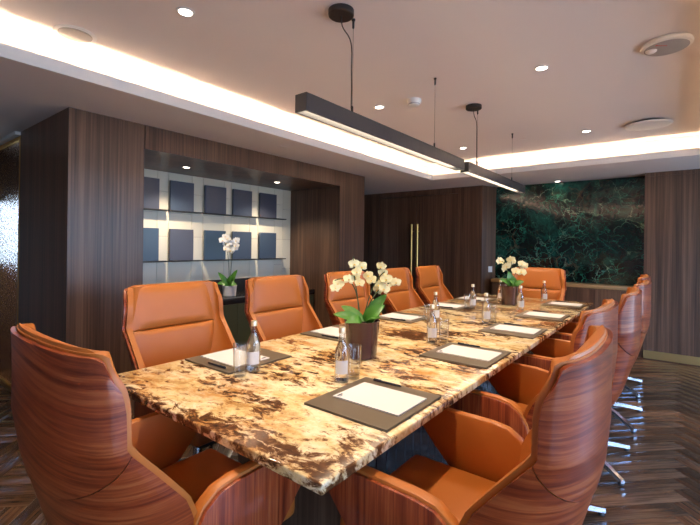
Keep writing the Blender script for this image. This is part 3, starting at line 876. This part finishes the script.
orchid('white orchid in a white pot on the niche cabinet', (2.86, 3.93, .7625),
       [(.0, 0), (.062, 0), (.070, .006), (.078, .11), (.080, .118), (.076, .120), (.07, .116), (.068, .10)], M['pot_white'], .118, s3,
       F3([(222, 236, 0), (225, 239, .02), (228, 234, -.02), (229, 241, .02), (226, 244, -.02), (232, 238, 0), (235, 236, .02), (236, 241, -.02), (230, 246, .02), (224, 232, .02), (234.5, 244, .0)]),
       [((.0, .11, -.02), (-.12, .27, -.04), .030, .02), ((.01, .11, 0), (.09, .30, -.02), .036, .02), ((.0, .11, -.02), (-.13, .14, -.05), .032, .04), ((.02, .11, -.02), (.10, .13, -.06), .036, .04), ((.0, .11, 0), (.03, .24, -.05), .034, .02)],
       [[(0, .10, 0), (-.01, .35, 0), (-.02, .55, 0), (-.07, .61, 0)], [(0, .10, 0), (.02, .35, 0), (.02, .55, 0), (.06, .58, 0)]], .042, M['petal_white'])

# ------------------------------------------------------------------ pendant lamps
PY = 1.32
def pendant(label, x0, x1, rx, hx, h2):
    r = thing('linear_pendant_lamp', label, 'lamp', ((x0 + x1) / 2, PY, 1.945), 0, 'linear pendants over the table')
    ox = (x0 + x1) / 2; L = (x1 - x0) / 2; zc = CEI - 1.945
    mb = MB()
    mb.box((-L, -.035, .010), (L, -.029, .08)); mb.box((-L, .029, .010), (L, .035, .08)); mb.box((-L, -.029, .074), (L, .029, .08)); mb.box((-L, -.035, 0), (L, -.0265, .010)); mb.box((-L, .0265, 0), (L, .035, .010))
    mb.box((-L, -.029, 0), (-L + .006, .029, .074)); mb.box((L - .006, -.029, 0), (L, .029, .074))
    mb.build('housing', M['graphite'], r)
    mb = MB(); mb.box((-L + .008, -.0262, .030), (L - .008, .0262, .036)); mb.build('diffuser', M['lamp_strip'], r)['label'] = 'glowing warm diffuser strip'
    mb = MB(); mb.lathe([(.060, zc - .030), (.064, zc - .026), (.064, zc - .001)], 28, (rx - ox, 0, 0)); mb.build('ceiling_rose', M['black'], r)
    a = Vector((rx - ox, 0, zc - .03)); b = Vector((hx - ox, 0, .08))
    mb = MB(); mb.tube(bez([a, a + Vector((.0, .0, -.10)), Vector((b.x - .005, .004, zc - .05)), Vector((b.x - .004, .004, zc - .18))], 10) + [Vector((b.x - .006, .004, zc - .26)), Vector((b.x - .002, .004, zc - .36)), Vector((b.x - .004, .004, .12)), Vector((b.x - .002, 0, .081))], .0032, 8); mb.build('power_cable', M['black'], r)
    for q in (hx, h2):
        mb = MB(); mb.tube([(q - ox, 0, .08), (q - ox, 0, zc - .001)], .0011, 6)
        mb.lathe([(.006, .08), (.006, .12), (.003, .126)], 10, (q - ox, 0, 0)); mb.lathe([(.003, zc - .05), (.006, zc - .045), (.006, zc - .012), (.010, zc - .008), (.010, zc - .001)], 10, (q - ox, 0, 0))
        mb.build('suspension_wire', M['black'], r)
pendant('dark linear pendant lamp over the near half of the table', 1.325, 3.08, 1.60, 1.70, 2.635)
pendant('dark linear pendant lamp over the far half of the table', 3.165, 4.745, 3.34, 3.43, 4.385)

# ------------------------------------------------------------------ ceiling fittings
def downlight(x, y, z, label, power=0, group='recessed ceiling downlights', r0=.045, spot=1.9):
    d = thing('downlight', label, 'downlight', (x, y, z), 0, group)
    mb = MB(); n = 28; prof = [(r0 * .72, -.004), (r0 * .78, -.006), (r0, -.004), (r0, -.0005), (r0 * .72, -.0005)]
    vs, fs = [], []
    for r_, zz in prof:
        for i in range(n): vs.append((r_ * cos(2 * pi * i / n), r_ * sin(2 * pi * i / n), zz))
    m = len(prof)
    for j in range(m):
        for i in range(n): fs.append((j * n + i, j * n + (i + 1) % n, ((j + 1) % m) * n + (i + 1) % n, ((j + 1) % m) * n + i))
    mb.add(vs, fs); mb.build('trim_ring', M['white_plastic'], d)
    mb = MB(); mb.lathe([(r0 * .71, -.0035), (r0 * .71, -.0008)], 24); mb.build('lens', M['lamp'], d)
    if power:
        l = D.lights.new('downlight_beam', 'SPOT'); l.energy = power; l.spot_size = spot; l.spot_blend = .8; l.shadow_soft_size = .03; l.color = (1, .80, .58)
        lo = D.objects.new('downlight_beam', l); COL.objects.link(lo); lo.parent = d; lo.location = (0, 0, -.012)
PW = 85
for x, y, l in ((1.14, 1.96, 'recessed downlight nearest the camera, beside the round speaker grille'), (2.91, 1.97, 'recessed downlight left of the smoke detector'), (4.70, 1.98, 'recessed downlight at the far left of the raised ceiling'),
                (2.89, .69, 'recessed downlight between the near pendant and the disc with red marks'), (4.71, .70, 'recessed downlight at the far right of the raised ceiling'), (1.12, .69, 'recessed downlight overhead at the near right of the raised ceiling')):
    downlight(x, y, CEI, l, PW)
downlight(6.40, 1.30, SOF, 'recessed downlight washing the green marble', 5)
downlight(2.24, 3.80, 2.10, 'left recessed downlight in the niche ceiling', 60, 'niche downlights', .040, 2.2)
downlight(3.41, 3.78, 2.10, 'right recessed downlight in the niche ceiling', 60, 'niche downlights', .040, 2.2)

downlight(1.75, 5.0, SOF, 'added unseen downlight warming the passage behind the textured glass door', 220)  # added, unseen lamp: warms the passage wall that shows through the glass door
sp = thing('ceiling_speaker', 'round flush speaker grille in the ceiling at the upper left', 'speaker', (.89, 2.67, CEI))
mb = MB(); mb.lathe([(.082, -.006), (.095, -.009), (.105, -.004), (.105, -.0005)], 36); mb.build('rim', M['trim_white'], sp)
mb = MB(); mb.lathe([(.083, -.0085), (.083, -.0065)], 36); mb.build('grille', M['grey_mesh'], sp)
sd = thing('smoke_detector', 'small white smoke detector on the ceiling above the near pendant', 'detector', (2.93, 1.65, CEI))
mb = MB(); mb.lathe([(.030, -.050), (.042, -.046), (.046, -.034), (.056, -.022), (.057, -.0005)], 30); mb.build('housing', M['white_plastic'], sd)
mb = MB(); mb.lathe([(.0435, -.042), (.047, -.032)], 30); mb.build('vent_ring', M['grey_mesh'], sd)
ap = thing('ceiling_access_disc', 'white ceiling disc with grey face and red marks at the upper right', 'ceiling disc', (2.95, .045, CEI))
mb = MB(); mb.lathe([(.106, -.028), (.119, -.023), (.122, -.014), (.116, -.0005)], 44); mb.build('rim', M['white_plastic'], ap)
mb = MB(); mb.lathe([(.102, -.031), (.105, -.0285)], 44); mb.build('face', M['grey_mesh'], ap)
mb = MB(); mb.lathe([(.018, -.044), (.026, -.038), (.028, -.0312)], 20, (-.01, .070, 0)); mb.build('sensor', M['white_plastic'], ap)
mb = MB()
ux, uy = .614, -.789
for k, (w, h) in enumerate(((.010, .012), (.006, .010), (.006, .012), (.006, .010), (.010, .007))):
    px = -.055 + (k - 2) * .013 * ux; py = .022 + (k - 2) * .013 * uy
    mb.box((-w / 2, -h / 2, -.0318), (w / 2, h / 2, -.0311), mat=Matrix.Translation((px, py, 0)) @ Matrix.Rotation(-.909, 4, 'Z'))
mb.build('red_mark', M['red'], ap)
av = thing('air_diffuser', 'white round ceiling air diffuser with a dark gap at the far right', 'air diffuser', (4.71, .20, CEI))
mb = MB(); mb.lathe([(.135, -.020), (.135, -.0005)], 36); mb.build('neck', M['black'], av)
mb = MB(); mb.lathe([(.0, -.034), (.15, -.034), (.178, -.028), (.183, -.022), (.178, -.0202)], 44); mb.build('disc', M['white_plastic'], av)
for x, y, z, l in ((4.72, 1.31, CEI, 'tiny flush cover on the ceiling beyond the far pendant rose, right one'), (4.98, 1.48, CEI, 'tiny flush cover on the ceiling beyond the far pendant rose, left one'),
                   (2.76, 2.98, SOF, 'tiny flush cover in the lowered ceiling above the niche'), (5.66, .65, SOF, 'tiny flush cover in the lowered ceiling before the green marble')):
    mb = MB(); mb.lathe([(.03, -.004), (.035, -.003), (.036, -.0005)], 20)
    tag(mb.build('ceiling_sprinkler', M['ceiling'], loc=(x, y, z)), l, 'sprinkler', 'flush ceiling covers')

# ------------------------------------------------------------------ daylight
w = D.worlds.new('sky'); SC.world = w; w.use_nodes = True; nt = w.node_tree; n = N(nt)
bg = nt.nodes['Background']
g = n.node('ShaderNodeTexCoord').outputs['Generated']
sep = n.node('ShaderNodeSeparateXYZ'); n.put(sep.inputs[0], g)
c = n.ramp(sep.outputs[2], [(0.0, (.22, .30, .40)), (.04, (.52, .70, 1.0)), (.5, (.22, .46, 1.0))])
n.put(bg.inputs['Color'], c); bg.inputs['Strength'].default_value = 9.0
for k in range(5):
    a, b = wx[k] + .09, wx[k + 1] - .09
    l = D.lights.new('window_portal', 'AREA'); l.shape = 'RECTANGLE'; l.size = b - a; l.size_y = 2.0; l.cycles.is_portal = True
    lo = D.objects.new('window_portal', l); COL.objects.link(lo); lo.location = ((a + b) / 2, WY - .11, 1.16); lo.rotation_euler = (radians(90), 0, 0)

# ------------------------------------------------------------------ camera
cd = D.cameras.new('camera'); co = D.objects.new('camera', cd); COL.objects.link(co); SC.camera = co
yaw, roll = radians(37.887), radians(.749)
fw = Vector((cos(yaw), sin(yaw), 0)); r = Vector((sin(yaw), -cos(yaw), 0)); u = Vector((0, 0, 1))
r2 = r * cos(roll) + u * sin(roll); u2 = u * cos(roll) - r * sin(roll)
m = Matrix((r2, u2, -fw)).transposed().to_4x4(); m.translation = (0, 0, 1.35); co.matrix_world = m
cd.sensor_width = 36; cd.lens = 416.2 / 700 * 36; cd.shift_y = -17.14 / 700; cd.clip_start = .02

vs_ = SC.view_settings
SC.display_settings.display_device = 'sRGB'
vs_.view_transform = 'Standard'; vs_.look = 'None'; vs_.exposure = 0.3; vs_.gamma = 1.0
SC.cycles.max_bounces = 10; SC.cycles.transmission_bounces = 10; SC.cycles.transparent_max_bounces = 12
SC.cycles.caustics_reflective = False; SC.cycles.caustics_refractive = True; SC.cycles.blur_glossy = 1.0
SC.cycles.use_denoising = True
